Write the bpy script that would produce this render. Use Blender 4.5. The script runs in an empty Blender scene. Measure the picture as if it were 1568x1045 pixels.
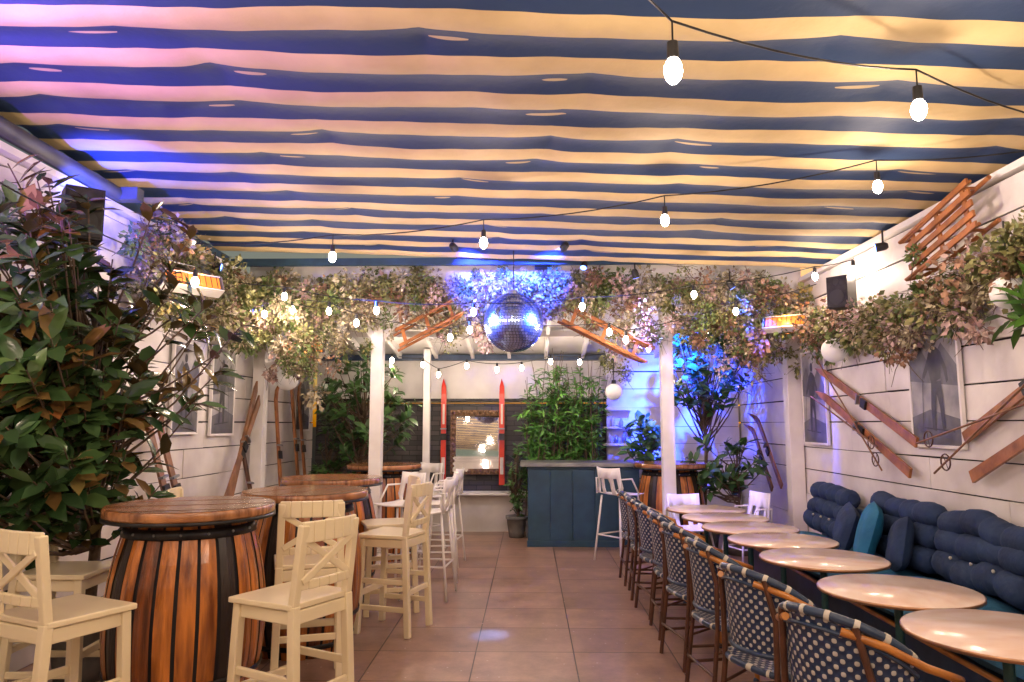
import bpy, math, random
import numpy as np
from mathutils import Vector, Matrix, noise
random.seed(7); np.random.seed(7)
R=math.radians
S=bpy.context.scene
col=S.collection

# ------------------------------------------------------------------ materials
def nt(name):
    m=bpy.data.materials.new(name); m.use_nodes=True
    t=m.node_tree; b=t.nodes['Principled BSDF']; return m,t,b
def pmat(name,c1,c2=None,rough=.5,metal=0,scale=6,stretch=(1,1,1),bump=0,bscale=None,coat=0,detail=5,spec=None,objrand=0):
    m,t,b=nt(name); N=t.nodes; L=t.links
    b.inputs['Roughness'].default_value=rough; b.inputs['Metallic'].default_value=metal
    if coat: b.inputs['Coat Weight'].default_value=coat; b.inputs['Coat Roughness'].default_value=.15
    if spec is not None: b.inputs['Specular IOR Level'].default_value=spec
    if c2 is None: c2=tuple(x*.8 for x in c1)
    tc=N.new('ShaderNodeTexCoord'); mp=N.new('ShaderNodeMapping'); mp.inputs['Scale'].default_value=stretch
    L.new(tc.outputs['Object'],mp.inputs['Vector'])
    if objrand:
        oi=N.new('ShaderNodeObjectInfo'); mu=N.new('ShaderNodeVectorMath'); mu.operation='SCALE'
        cx=N.new('ShaderNodeCombineXYZ'); 
        for i in range(3): L.new(oi.outputs['Random'],cx.inputs[i])
        L.new(cx.outputs[0],mu.inputs[0]); mu.inputs['Scale'].default_value=30; L.new(mu.outputs[0],mp.inputs['Location'])
    nz=N.new('ShaderNodeTexNoise'); nz.inputs['Scale'].default_value=scale; nz.inputs['Detail'].default_value=detail
    L.new(mp.outputs[0],nz.inputs['Vector'])
    rp=N.new('ShaderNodeValToRGB'); rp.color_ramp.elements[0].position=.3; rp.color_ramp.elements[1].position=.7
    rp.color_ramp.elements[0].color=(*c2,1); rp.color_ramp.elements[1].color=(*c1,1)
    L.new(nz.outputs['Fac'],rp.inputs[0]); L.new(rp.outputs[0],b.inputs['Base Color'])
    if bump:
        n2=N.new('ShaderNodeTexNoise'); n2.inputs['Scale'].default_value=bscale or scale*4; n2.inputs['Detail'].default_value=4
        L.new(mp.outputs[0],n2.inputs['Vector'])
        bp=N.new('ShaderNodeBump'); bp.inputs['Strength'].default_value=bump; bp.inputs['Distance'].default_value=.01
        L.new(n2.outputs['Fac'],bp.inputs['Height']); L.new(bp.outputs[0],b.inputs['Normal'])
    return m
def emat(name,c,s,base=None):
    m,t,b=nt(name); b.inputs['Base Color'].default_value=(*(base or c),1)
    b.inputs['Emission Color'].default_value=(*c,1); b.inputs['Emission Strength'].default_value=s; return m
WHITE=pmat('white_paint',(.82,.79,.77),(.54,.50,.48),.5,scale=1.8,bump=.3,bscale=14,detail=10)
WHITE2=pmat('white_wood_trim',(.82,.8,.78),(.66,.63,.61),.5,scale=3,bump=.1)
DARKGAP=pmat('dark_gap',(.03,.028,.03),(.015,.015,.018),.9)
CREAM=pmat('cream_lacquer',(.86,.75,.50),(.78,.66,.42),.3,scale=3,coat=.3)
PLAST=pmat('white_powder_coat',(.85,.82,.8),(.75,.72,.7),.35,scale=5)
WOOD1=pmat('oak_stave',(.68,.23,.035),(.15,.04,.01),.3,scale=9,stretch=(2.5,2.5,.22),bump=.6,coat=.5,detail=10,objrand=1)
WOOD2=pmat('brown_stave',(.32,.09,.02),(.07,.02,.007),.34,scale=9,stretch=(2.5,2.5,.22),bump=.6,coat=.4,detail=10,objrand=1)
WOOD3=pmat('black_stave',(.03,.016,.012),(.01,.007,.006),.45,scale=9,stretch=(2.5,2.5,.3),bump=.4,coat=.2)
TOPW=pmat('table_top_wood',(.52,.23,.09),(.13,.048,.02),.26,scale=7,stretch=(.5,5,1),bump=.35,coat=.5,detail=9,objrand=1)
SKI=pmat('old_ski_wood',(.42,.16,.05),(.17,.06,.02),.42,scale=8,stretch=(1,1,1),bump=.2)
SKIL=pmat('pale_ski_wood',(.30,.14,.065),(.13,.06,.03),.5,scale=8,bump=.2)
IRON=pmat('dark_iron',(.05,.048,.05),(.02,.02,.022),.45,metal=.7,scale=12)
STEEL=pmat('galvanised_steel',(.32,.33,.35),(.2,.21,.23),.4,metal=.8,scale=6)
GUT=pmat('grey_gutter_metal',(.11,.12,.13),(.06,.07,.08),.5,metal=.3,scale=6)
BLACK=pmat('black_plastic',(.02,.02,.022),(.012,.012,.014),.5)
NAVY=pmat('navy_frame_paint',(.03,.06,.12),(.015,.03,.07),.35,scale=8)
BARBLUE=pmat('bar_blue_paint',(.024,.08,.14),(.015,.05,.09),.45,scale=5,bump=.1)
BAMB=pmat('bamboo_cane',(.66,.27,.05),(.3,.1,.02),.28,scale=7,coat=.4)
RATB=pmat('rattan_leg_brown',(.11,.04,.02),(.05,.02,.012),.4,scale=10)
IVORY=pmat('ivory_binding',(.6,.56,.48),(.42,.38,.32),.5)
TEALLEG=pmat('teal_metal',(.04,.13,.13),(.02,.07,.08),.4,metal=.3)
NCUSH=pmat('navy_cushion',(.016,.042,.115),(.006,.018,.06),.85,scale=5,bump=.6,bscale=26)
TCUSH=pmat('teal_seat_cushion',(.02,.14,.27),(.01,.08,.17),.8,scale=3,bump=.5,bscale=30)
TPILL=pmat('teal_pillow',(.006,.16,.32),(.004,.10,.22),.75,scale=3,bump=.4,bscale=30)
MARB=pmat('marble_top',(.86,.74,.67),(.74,.52,.42),.2,scale=3.5,stretch=(1,2.2,1),coat=.25,detail=10)
COPPER=pmat('copper_edge',(.5,.28,.16),(.35,.18,.1),.3,metal=.8)
RED=pmat('red_ski_paint',(.6,.04,.015),(.42,.025,.01),.3,coat=.4)
GOLD=pmat('carved_bronze',(.20,.11,.05),(.06,.03,.015),.4,metal=.4,scale=30,bump=.9,bscale=40)
MIRROR=pmat('mirror_glass',(.9,.9,.92),(.86,.86,.88),.03,metal=1)
BALLM=pmat('mirror_ball_tile_blue_lit',(.50,.62,1),(.32,.46,.98),.24,metal=1)  # blue of the stage light is put into the tile colour
TWIG=pmat('twig_bark',(.15,.10,.065),(.06,.04,.025),.8,scale=20,bump=.4)
PALE=pmat('poster_paper',(.40,.39,.38),(.11,.11,.12),.4,scale=3.5,detail=6)
INK=pmat('poster_ink',(.015,.015,.02),(.045,.045,.05),.45,scale=12)
INKG=pmat('poster_grey',(.13,.13,.14),(.06,.06,.07),.45,scale=8)
POT=pmat('grey_planter',(.2,.19,.18),(.1,.1,.1),.7,scale=8,bump=.2)
GLOBE=emat('opal_globe',(.8,.78,.74),.08)
BULB=emat('warm_bulb',(1,.86,.7),60)
BULBS=emat('warm_bulb_small',(1,.88,.72),40)
HEAT=emat('heater_element',(1,.27,.03),1.7,(.02,.01,.01))
BLUELENS=emat('blue_lens',(.1,.2,1),12)
TRIM=pmat('teal_canvas_edge',(.02,.06,.10),(.012,.035,.06),.7)
ROOFW=pmat('white_roof_panel',(.72,.7,.68),(.58,.55,.53),.6,scale=2)

def MM(N,L):
    def M(op,a,bb=None):
        n=N.new('ShaderNodeMath'); n.operation=op
        for i,x in enumerate((a,bb)):
            if x is None: continue
            if isinstance(x,(int,float)): n.inputs[i].default_value=x
            else: L.new(x,n.inputs[i])
        return n.outputs[0]
    return M
def floor_mat():
    m,t,b=nt('stone_tiles'); N=t.nodes; L=t.links
    tc=N.new('ShaderNodeTexCoord'); mp=N.new('ShaderNodeMapping'); mp.inputs['Location'].default_value=(.38,.1,0)
    L.new(tc.outputs['Object'],mp.inputs[0])
    br=N.new('ShaderNodeTexBrick'); br.offset=.0; br.inputs['Scale'].default_value=1
    br.inputs['Brick Width'].default_value=.69; br.inputs['Row Height'].default_value=.6
    br.inputs['Mortar Size'].default_value=.005; br.inputs['Mortar Smooth'].default_value=.2; br.inputs['Bias'].default_value=-.2
    br.inputs['Color1'].default_value=(.345,.22,.17,1); br.inputs['Color2'].default_value=(.25,.16,.125,1); br.inputs['Mortar'].default_value=(.045,.03,.025,1)
    L.new(mp.outputs[0],br.inputs['Vector'])
    nz=N.new('ShaderNodeTexNoise'); nz.inputs['Scale'].default_value=2.6; nz.inputs['Detail'].default_value=12; nz.inputs['Roughness'].default_value=.8
    L.new(tc.outputs['Object'],nz.inputs['Vector'])
    rp=N.new('ShaderNodeValToRGB'); rp.color_ramp.elements[0].position=.32; rp.color_ramp.elements[1].position=.7
    rp.color_ramp.elements[0].color=(.5,.47,.46,1); rp.color_ramp.elements[1].color=(1.35,1.3,1.25,1)
    L.new(nz.outputs['Fac'],rp.inputs[0])
    mx=N.new('ShaderNodeMix'); mx.data_type='RGBA'; mx.blend_type='MULTIPLY'; mx.inputs[0].default_value=1
    L.new(br.outputs['Color'],mx.inputs[6]); L.new(rp.outputs[0],mx.inputs[7])
    n3=N.new('ShaderNodeTexVoronoi'); n3.inputs['Scale'].default_value=9; L.new(tc.outputs['Object'],n3.inputs['Vector'])
    lt=N.new('ShaderNodeMath'); lt.operation='LESS_THAN'; lt.inputs[1].default_value=.06; L.new(n3.outputs['Distance'],lt.inputs[0])
    mx2=N.new('ShaderNodeMix'); mx2.data_type='RGBA'; mx2.inputs[7].default_value=(.6,.5,.46,1)
    ms=N.new('ShaderNodeMath'); ms.operation='MULTIPLY'; ms.inputs[1].default_value=.7; L.new(lt.outputs[0],ms.inputs[0])
    L.new(ms.outputs[0],mx2.inputs[0]); L.new(mx.outputs[2],mx2.inputs[6]); L.new(mx2.outputs[2],b.inputs['Base Color'])
    r2=N.new('ShaderNodeMapRange'); r2.inputs['To Min'].default_value=.18; r2.inputs['To Max'].default_value=.46
    L.new(nz.outputs['Fac'],r2.inputs[0]); L.new(r2.outputs[0],b.inputs['Roughness'])
    bp=N.new('ShaderNodeBump'); bp.inputs['Strength'].default_value=.5; bp.inputs['Distance'].default_value=.006
    L.new(br.outputs['Fac'],bp.inputs['Height']); bp.invert=True; L.new(bp.outputs[0],b.inputs['Normal'])
    return m
def brick_mat():
    m,t,b=nt('dark_brick'); N=t.nodes; L=t.links
    tc=N.new('ShaderNodeTexCoord'); sp=N.new('ShaderNodeSeparateXYZ'); cb=N.new('ShaderNodeCombineXYZ')
    L.new(tc.outputs['Object'],sp.inputs[0]); L.new(sp.outputs[0],cb.inputs[0]); L.new(sp.outputs[2],cb.inputs[1])
    br=N.new('ShaderNodeTexBrick'); br.inputs['Scale'].default_value=1; br.inputs['Brick Width'].default_value=.23; br.inputs['Row Height'].default_value=.075
    br.inputs['Mortar Size'].default_value=.006
    br.inputs['Color1'].default_value=(.085,.075,.075,1); br.inputs['Color2'].default_value=(.04,.038,.042,1); br.inputs['Mortar'].default_value=(.02,.02,.022,1)
    L.new(cb.outputs[0],br.inputs['Vector']); L.new(br.outputs['Color'],b.inputs['Base Color'])
    b.inputs['Roughness'].default_value=.6
    bp=N.new('ShaderNodeBump'); bp.invert=True; bp.inputs['Distance'].default_value=.008; L.new(br.outputs['Fac'],bp.inputs['Height']); L.new(bp.outputs[0],b.inputs['Normal'])
    return m
def weave_mat(name,seat):
    m,t,b=nt(name); N=t.nodes; L=t.links; M=MM(N,L)
    tc=N.new('ShaderNodeTexCoord'); sp=N.new('ShaderNodeSeparateXYZ'); L.new(tc.outputs['Object'],sp.inputs[0])
    if seat: u=sp.outputs[0]; v=sp.outputs[1]
    else:
        u=M('MULTIPLY',M('ARCTAN2',sp.outputs[0],M('MULTIPLY',sp.outputs[1],-1)),.25); v=sp.outputs[2]
    k=2*math.pi/.046
    pr=M('MULTIPLY',M('SINE',M('MULTIPLY',u,k)),M('SINE',M('MULTIPLY',v,k)))
    g=M('GREATER_THAN',pr,.38)
    mx=N.new('ShaderNodeMix'); mx.data_type='RGBA'; mx.inputs[6].default_value=(.014,.03,.085,1); mx.inputs[7].default_value=(.48,.46,.42,1)
    L.new(g,mx.inputs[0]); L.new(mx.outputs[2],b.inputs['Base Color']); b.inputs['Roughness'].default_value=.4
    bp=N.new('ShaderNodeBump'); bp.inputs['Distance'].default_value=.004; bp.inputs['Strength'].default_value=.6; L.new(pr,bp.inputs['Height']); L.new(bp.outputs[0],b.inputs['Normal'])
    return m
WEAVE=weave_mat('navy_dot_weave',0); WEAVES=weave_mat('navy_dot_weave_seat',1)
FLOOR=floor_mat(); BRICK=brick_mat()
def leaf_mat(name,rough=.4,under=None):
    m,t,b=nt(name); N=t.nodes; L=t.links
    a=N.new('ShaderNodeAttribute'); a.attribute_name='Col'
    b.inputs['Roughness'].default_value=rough
    if under:
        g=N.new('ShaderNodeNewGeometry'); mx=N.new('ShaderNodeMix'); mx.data_type='RGBA'
        L.new(g.outputs['Backfacing'],mx.inputs[0]); L.new(a.outputs['Color'],mx.inputs[6]); mx.inputs[7].default_value=(*under,1)
        L.new(mx.outputs[2],b.inputs['Base Color'])
    else: L.new(a.outputs['Color'],b.inputs['Base Color'])
    return m
LMAG=leaf_mat('magnolia_leaf',.22,(.11,.075,.03)); LGEN=leaf_mat('green_leaf',.38); LDRY=leaf_mat('dried_flower_leaf',.75)

# ------------------------------------------------------------------ mesh builder
class MB:
    def __init__(s): s.v=[];s.f=[];s.m=[];s.sm=[];s.mats=[]
    def add(s,vs,fs,mat,smooth=False):
        if mat not in s.mats: s.mats.append(mat)
        mi=s.mats.index(mat); o=len(s.v); s.v.extend([tuple(v) for v in vs])
        for f in fs: s.f.append([i+o for i in f]); s.m.append(mi); s.sm.append(smooth)
    def obox(s,c,U,V,W,mat):
        c=Vector(c);U=Vector(U);V=Vector(V);W=Vector(W)
        if U.cross(V).dot(W)<0: U=-U
        vs=[c+a*U+b*V+d*W for d in(-1,1) for b in(-1,1) for a in(-1,1)]
        s.add(vs,[(0,2,3,1),(4,5,7,6),(0,1,5,4),(2,6,7,3),(0,4,6,2),(1,3,7,5)],mat)
    def box(s,c,sz,mat): s.obox(c,(sz[0]/2,0,0),(0,sz[1]/2,0),(0,0,sz[2]/2),mat)
    def beam(s,p0,p1,w,h,mat,up=(0,0,1)):
        p0=Vector(p0);p1=Vector(p1);d=p1-p0;u=Vector(up)
        sd=d.cross(u)
        if sd.length<1e-4: sd=d.cross(Vector((0,1,0)))
        sd.normalize(); uu=sd.cross(d).normalized()
        s.obox((p0+p1)/2,d/2,sd*w/2,uu*h/2,mat)
    def tube(s,pts,r,mat,seg=8,cap=True):
        pts=[Vector(p) for p in pts]; n=len(pts)
        rs=r if isinstance(r,(list,tuple)) else [r]*n
        t0=(pts[1]-pts[0]).normalized(); ref=Vector((0,0,1)) if abs(t0.z)<.9 else Vector((1,0,0))
        a=t0.cross(ref).normalized(); vs=[]
        for i,p in enumerate(pts):
            t=(pts[min(i+1,n-1)]-pts[max(i-1,0)])
            if t.length<1e-9: t=t0
            t.normalize(); a=(a-t*a.dot(t)).normalized(); b=t.cross(a)
            for k in range(seg):
                q=2*math.pi*k/seg; vs.append(p+rs[i]*(math.cos(q)*a+math.sin(q)*b))
        fs=[(i*seg+k,i*seg+(k+1)%seg,(i+1)*seg+(k+1)%seg,(i+1)*seg+k) for i in range(n-1) for k in range(seg)]
        s.add(vs,fs,mat,True)
        if cap: s.add(vs[:seg],[list(range(seg))[::-1]],mat); s.add(vs[-seg:],[list(range(seg))],mat)
    def lathe(s,prof,mat,seg=24,c=(0,0,0),smooth=True):
        c=Vector(c);n=len(prof)
        vs=[c+Vector((r*math.cos(2*math.pi*k/seg),r*math.sin(2*math.pi*k/seg),z)) for r,z in prof for k in range(seg)]
        s.add(vs,[(i*seg+k,i*seg+(k+1)%seg,(i+1)*seg+(k+1)%seg,(i+1)*seg+k) for i in range(n-1) for k in range(seg)],mat,smooth)
    def ball(s,c,r,mat,seg=14,rings=9):
        if not isinstance(r,(tuple,list)): r=(r,r,r)
        c=Vector(c); vs=[];
        for i in range(rings+1):
            th=math.pi*i/rings
            for k in range(seg):
                q=2*math.pi*k/seg; vs.append(c+Vector((r[0]*math.sin(th)*math.cos(q),r[1]*math.sin(th)*math.sin(q),-r[2]*math.cos(th))))
        s.add(vs,[(i*seg+k,i*seg+(k+1)%seg,(i+1)*seg+(k+1)%seg,(i+1)*seg+k) for i in range(rings) for k in range(seg)],mat,True)
    def mesh(s,name):
        me=bpy.data.meshes.new(name); me.from_pydata(s.v,[],s.f)
        for m in s.mats: me.materials.append(m)
        me.polygons.foreach_set('material_index',s.m); me.polygons.foreach_set('use_smooth',s.sm); me.update(); return me
    def obj(s,name,loc=(0,0,0),rz=0,bevel=0,parent=None):
        return place(s.mesh(name),name,loc,rz,bevel,parent)
def place(me,name,loc=(0,0,0),rz=0,bevel=0,parent=None):
    o=bpy.data.objects.new(name,me); col.objects.link(o); o.location=loc; o.rotation_euler=(0,0,rz)
    if bevel:
        b=o.modifiers.new('bevel','BEVEL'); b.width=bevel; b.segments=2; b.limit_method='ANGLE'; b.angle_limit=R(50)
    if parent: o.parent=parent
    return o
def empty(name,loc=(0,0,0)):
    o=bpy.data.objects.new(name,None); col.objects.link(o); o.location=loc; return o

# ------------------------------------------------------------------ leaves
TL=np.array([(0,0,0),(-.42,.3,.05),(0,.3,0),(.42,.3,.05),(-.4,.66,.03),(0,.66,-.02),(.4,.66,.03),(0,1,-.09)])
FL=[(0,2,1),(0,3,2),(1,2,5,4),(2,3,6,5),(4,5,7),(5,6,7)]
TS=np.array([(0,0,0),(-.5,.5,.1),(0,.5,0),(.5,.5,.1),(0,1,-.12)])
FS=[(0,2,1),(0,3,2),(1,2,4),(2,3,4)]
def leaves(name,P,D,Nn,ln,wd,C,mat,parent=None,small=False):
    T,F=(TS,FS) if small else (TL,FL)
    P=np.array(P,float);D=np.array(D,float);Nn=np.array(Nn,float);C=np.array(C,float);n=len(P)
    ln=np.broadcast_to(np.array(ln,float),(n,));wd=np.broadcast_to(np.array(wd,float),(n,))
    D/=np.linalg.norm(D,axis=1)[:,None]+1e-9
    Sd=np.cross(D,Nn);Sd/=np.linalg.norm(Sd,axis=1)[:,None]+1e-9
    Nn=np.cross(Sd,D)
    V=P[:,None]+T[None,:,1,None]*(ln[:,None,None]*D[:,None])+T[None,:,0,None]*(wd[:,None,None]*Sd[:,None])+T[None,:,2,None]*(ln[:,None,None]*Nn[:,None])
    k=len(T); V=V.reshape(-1,3)
    fs=[tuple(x+i*k for x in f) for i in range(n) for f in F]
    me=bpy.data.meshes.new(name); me.from_pydata(V.tolist(),[],fs); me.materials.append(mat)
    at=me.color_attributes.new('Col','FLOAT_COLOR','POINT')
    cc=np.repeat(np.concatenate([C,np.ones((n,1))],1),k,axis=0).astype(np.float32); at.data.foreach_set('color',cc.ravel())
    me.polygons.foreach_set('use_smooth',[True]*len(fs)); me.update()
    return place(me,name,parent=parent)
def ru(n=None):
    v=np.random.normal(size=(n,3) if n else 3); return v/np.linalg.norm(v,axis=-1,keepdims=True)
def tree(name,base,top,tips,leaf,wid,nper,cols,mat,trunk_r=.035,pot=None,clampx=None,spread=.9):
    e=empty(name); mb=MB(); base=Vector(base);top=Vector(top)
    tr=[base.lerp(top,i/5)+Vector((random.uniform(-.04,.04),random.uniform(-.04,.04),0))*(0<i<5) for i in range(6)]
    mb.tube(tr,[trunk_r*(1-.13*i) for i in range(6)],TWIG,8)
    P=[];D=[];Nn=[];L=[];C=[]
    for tp in tips:
        tp=Vector(tp); f=min(.95,max(.2,(tp.z-base.z)/(top.z-base.z)*random.uniform(.5,.8)))
        i=f*5; a=tr[int(i)].lerp(tr[min(5,int(i)+1)],i%1)
        mid=a.lerp(tp,.55)+Vector((0,0,-.08*(tp-a).length)); dr=(tp-mid).normalized()
        mb.tube([a,a.lerp(mid,.5)+Vector((0,0,-.03)),mid,tp],[.012,.010,.007,.004],TWIG,5)
        dn=np.array(dr); ccl=np.array(random.choice(cols))*random.uniform(.75,1.3)
        for j in range(nper):
            rr=ru(); rr-=dn*rr.dot(dn); rr/=np.linalg.norm(rr)+1e-9
            d=dn*random.uniform(.15,.9)+rr*spread+np.array((0,0,random.uniform(-.35,.1)))
            p=np.array(tp)-dn*random.uniform(0,leaf*1.1)
            l=leaf*random.uniform(.55,1.2)
            if clampx is not None and (p[0]+d[0]*l-clampx)*np.sign(-clampx)<0.02: continue
            P.append(p);D.append(d);Nn.append(dn*.8+np.array((.1,-.3,.6))+ru()*.45);L.append(l)
            C.append((np.array(random.choice(cols))*.5+ccl*.5)*random.uniform(.65,1.35))
    L=np.array(L)
    mb.obj('trunk',parent=e)
    leaves('foliage',P,D,Nn,L,L*wid,C,mat,e)
    if pot:
        pb=MB(); r,h=pot
        pb.lathe([(.001,0),(r*.72,0),(r*.8,h*.3),(r,h),(r*1.06,h),(r*1.06,h-.04)],POT,28,(base.x,base.y,0))
        pb.lathe([(.001,h-.03),(r*.98,h-.03)],DARKGAP,28,(base.x,base.y,0)); pb.obj('planter',parent=e)
    return e
def ell(n,c,r):
    out=[]
    while len(out)<n:
        p=np.random.uniform(-1,1,3)
        q=np.linalg.norm(p)
        if .25<q<1: out.append(tuple(np.array(c)+p*np.array(r)))
    return out

# ------------------------------------------------------------------ camera, world
cam=bpy.data.cameras.new('camera'); co=bpy.data.objects.new('camera',cam); col.objects.link(co)
cam.sensor_width=36; cam.lens=25.26; cam.clip_start=.05; cam.clip_end=2000
co.location=(0,0,1.6); co.rotation_euler=(R(96.6),0,R(1.35)); S.camera=co
w=bpy.data.worlds.new('World'); S.world=w; w.use_nodes=True; wn=w.node_tree
sk=wn.nodes.new('ShaderNodeTexSky'); sk.sky_type='NISHITA'; sk.sun_disc=False; sk.sun_elevation=R(2); sk.sun_rotation=R(20)
wn.links.new(sk.outputs[0],wn.nodes['Background'].inputs[0]); wn.nodes['Background'].inputs[1].default_value=.12
sl=bpy.data.lights.new('sun','SUN'); sl.energy=.02; sl.angle=R(5); sl.color=(1,.8,.6); so=bpy.data.objects.new('sun',sl); col.objects.link(so); so.rotation_euler=(R(75),0,R(20))
S.view_settings.view_transform='Standard'; S.view_settings.look='None'; S.view_settings.exposure=0

# ------------------------------------------------------------------ ground, floor, walls
g=MB(); g.add([(-400,-400,-.01),(400,-400,-.01),(400,400,-.01),(-400,400,-.01)],[(0,1,2,3)],pmat('outer_ground',(.06,.055,.05),(.04,.038,.035),.9)); g.obj('ground')
g=MB(); g.add([(-3.6,-4,0),(3.6,-4,0),(3.6,11.4,0),(-3.6,11.4,0)],[(0,1,2,3)],FLOOR); g.obj('floor')
def boardwall(mb,O,U,N,length,z0,z1,bh=.27):
    O=Vector(O);U=Vector(U);N=Vector(N)
    mb.obox(O+U*length/2-N*.06+Vector((0,0,(z0+z1)/2)),U*length/2,N*.04,Vector((0,0,(z1-z0)/2)),DARKGAP)
    z=z0
    while z<z1-.03:
        h=min(bh*random.uniform(.93,1.07),z1-z); a=0; gp=random.choice((.002,.004,.007,.009))
        while a<length-.01:
            l=min(random.uniform(1.5,3.0),length-a)
            if length-a-l<.3: l=length-a
            off=random.uniform(0,.012); tl=random.uniform(-.004,.004)
            mb.obox(O+U*(a+l/2)+N*(-.01+off)+Vector((0,0,z+h/2)),U*(l/2-.002)+Vector((0,0,tl)),N*.012,Vector((0,0,h/2-gp)),WHITE)
            a+=l
        z+=h
b=MB(); boardwall(b,(3.2,-3,0),(0,1,0),(-1,0,0),14.1,0,3.24); b.box((3.24,4,3.27),(.18,14.2,.05),WHITE2); b.obj('right_plank_wall',bevel=.003)
b=MB(); boardwall(b,(-3.35,-3,0),(0,1,0),(1,0,0),14.1,0,3.3); b.box((-3.38,4,3.33),(.2,14.2,.05),WHITE2); b.obj('left_plank_wall',bevel=.003)
b=MB(); boardwall(b,(-3.35,-3.2,0),(1,0,0),(0,1,0),6.55,0,3.4)  # unseen rear wall, added to keep the bright sky out of the mirror
for s in(-.46,.46):
    b.box((s,-3.14,1.05),(.88,.06,2.1),BARBLUE); b.box((s,-3.1,1.45),(.6,.03,1.0),IRON)
b.box((0,-3.13,2.16),(2.0,.08,.1),WHITE2); b.obj('added_rear_facade')
b=MB()
b.box((-.95,11.12,.28),(4.6,.2,.56),WHITE2); b.box((-.95,11.0,.575),(4.6,.5,.03),WHITE2)
b.box((-1.05,11.2,1.25),(4.5,.12,1.34),BRICK)
b.box((-1.05,11.19,2.3),(4.5,.12,.74),ROOFW); b.box((-1.05,11.05,1.97),(4.5,.1,.035),IRON); b.box((-1.05,11.04,2.62),(4.5,.12,.09),NAVY)
boardwall(b,(1.22,11.0,0),(1,0,0),(0,-1,0),1.95,0,2.75)
b.box((1.22,11.0,1.37),(.09,.09,2.74),WHITE2)
b.obj('back_wall')

def post(x,y,z1,w=.13,brace=0):
    m=MB(); m.box((0,0,z1/2),(w,w,z1),WHITE2); m.box((0,0,.06),(w+.03,w+.03,.12),WHITE2)
    if brace:
        for sx in(-1,1): m.beam((sx*.05,0,z1-.5),(sx*.48,0,z1-.03),.07,.08,WHITE2,(0,1,0))
    m.obj('white_post',(x,y,0),bevel=.006)
post(-1.78,8.4,3.12,.14,1); post(1.6,8.4,3.12,.14,1); post(-1.52,10.7,2.72,.1); post(3.1,8.55,3.2,.16); post(-3.2,8.5,3.2,.14)
m=MB(); m.box((-.07,8.4,3.3),(6.5,.14,.34),WHITE2); m.box((-.07,8.3,3.49),(6.5,.3,.04),WHITE2); m.obj('fascia_beam',bevel=.005)
m=MB()
m.obox((-.07,9.8,2.92),(3.25,0,0),(0,1.4,-.25),(0,.003,.015),ROOFW)
for i in range(12):
    x=-3.1+i*.56; m.beam((x,8.5,3.08),(x,11.1,2.63),.05,.1,WHITE2)
m.box((-.07,9.8,2.83),(6.4,.06,.08),WHITE2)
m.obj('lean_to_roof')

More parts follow.
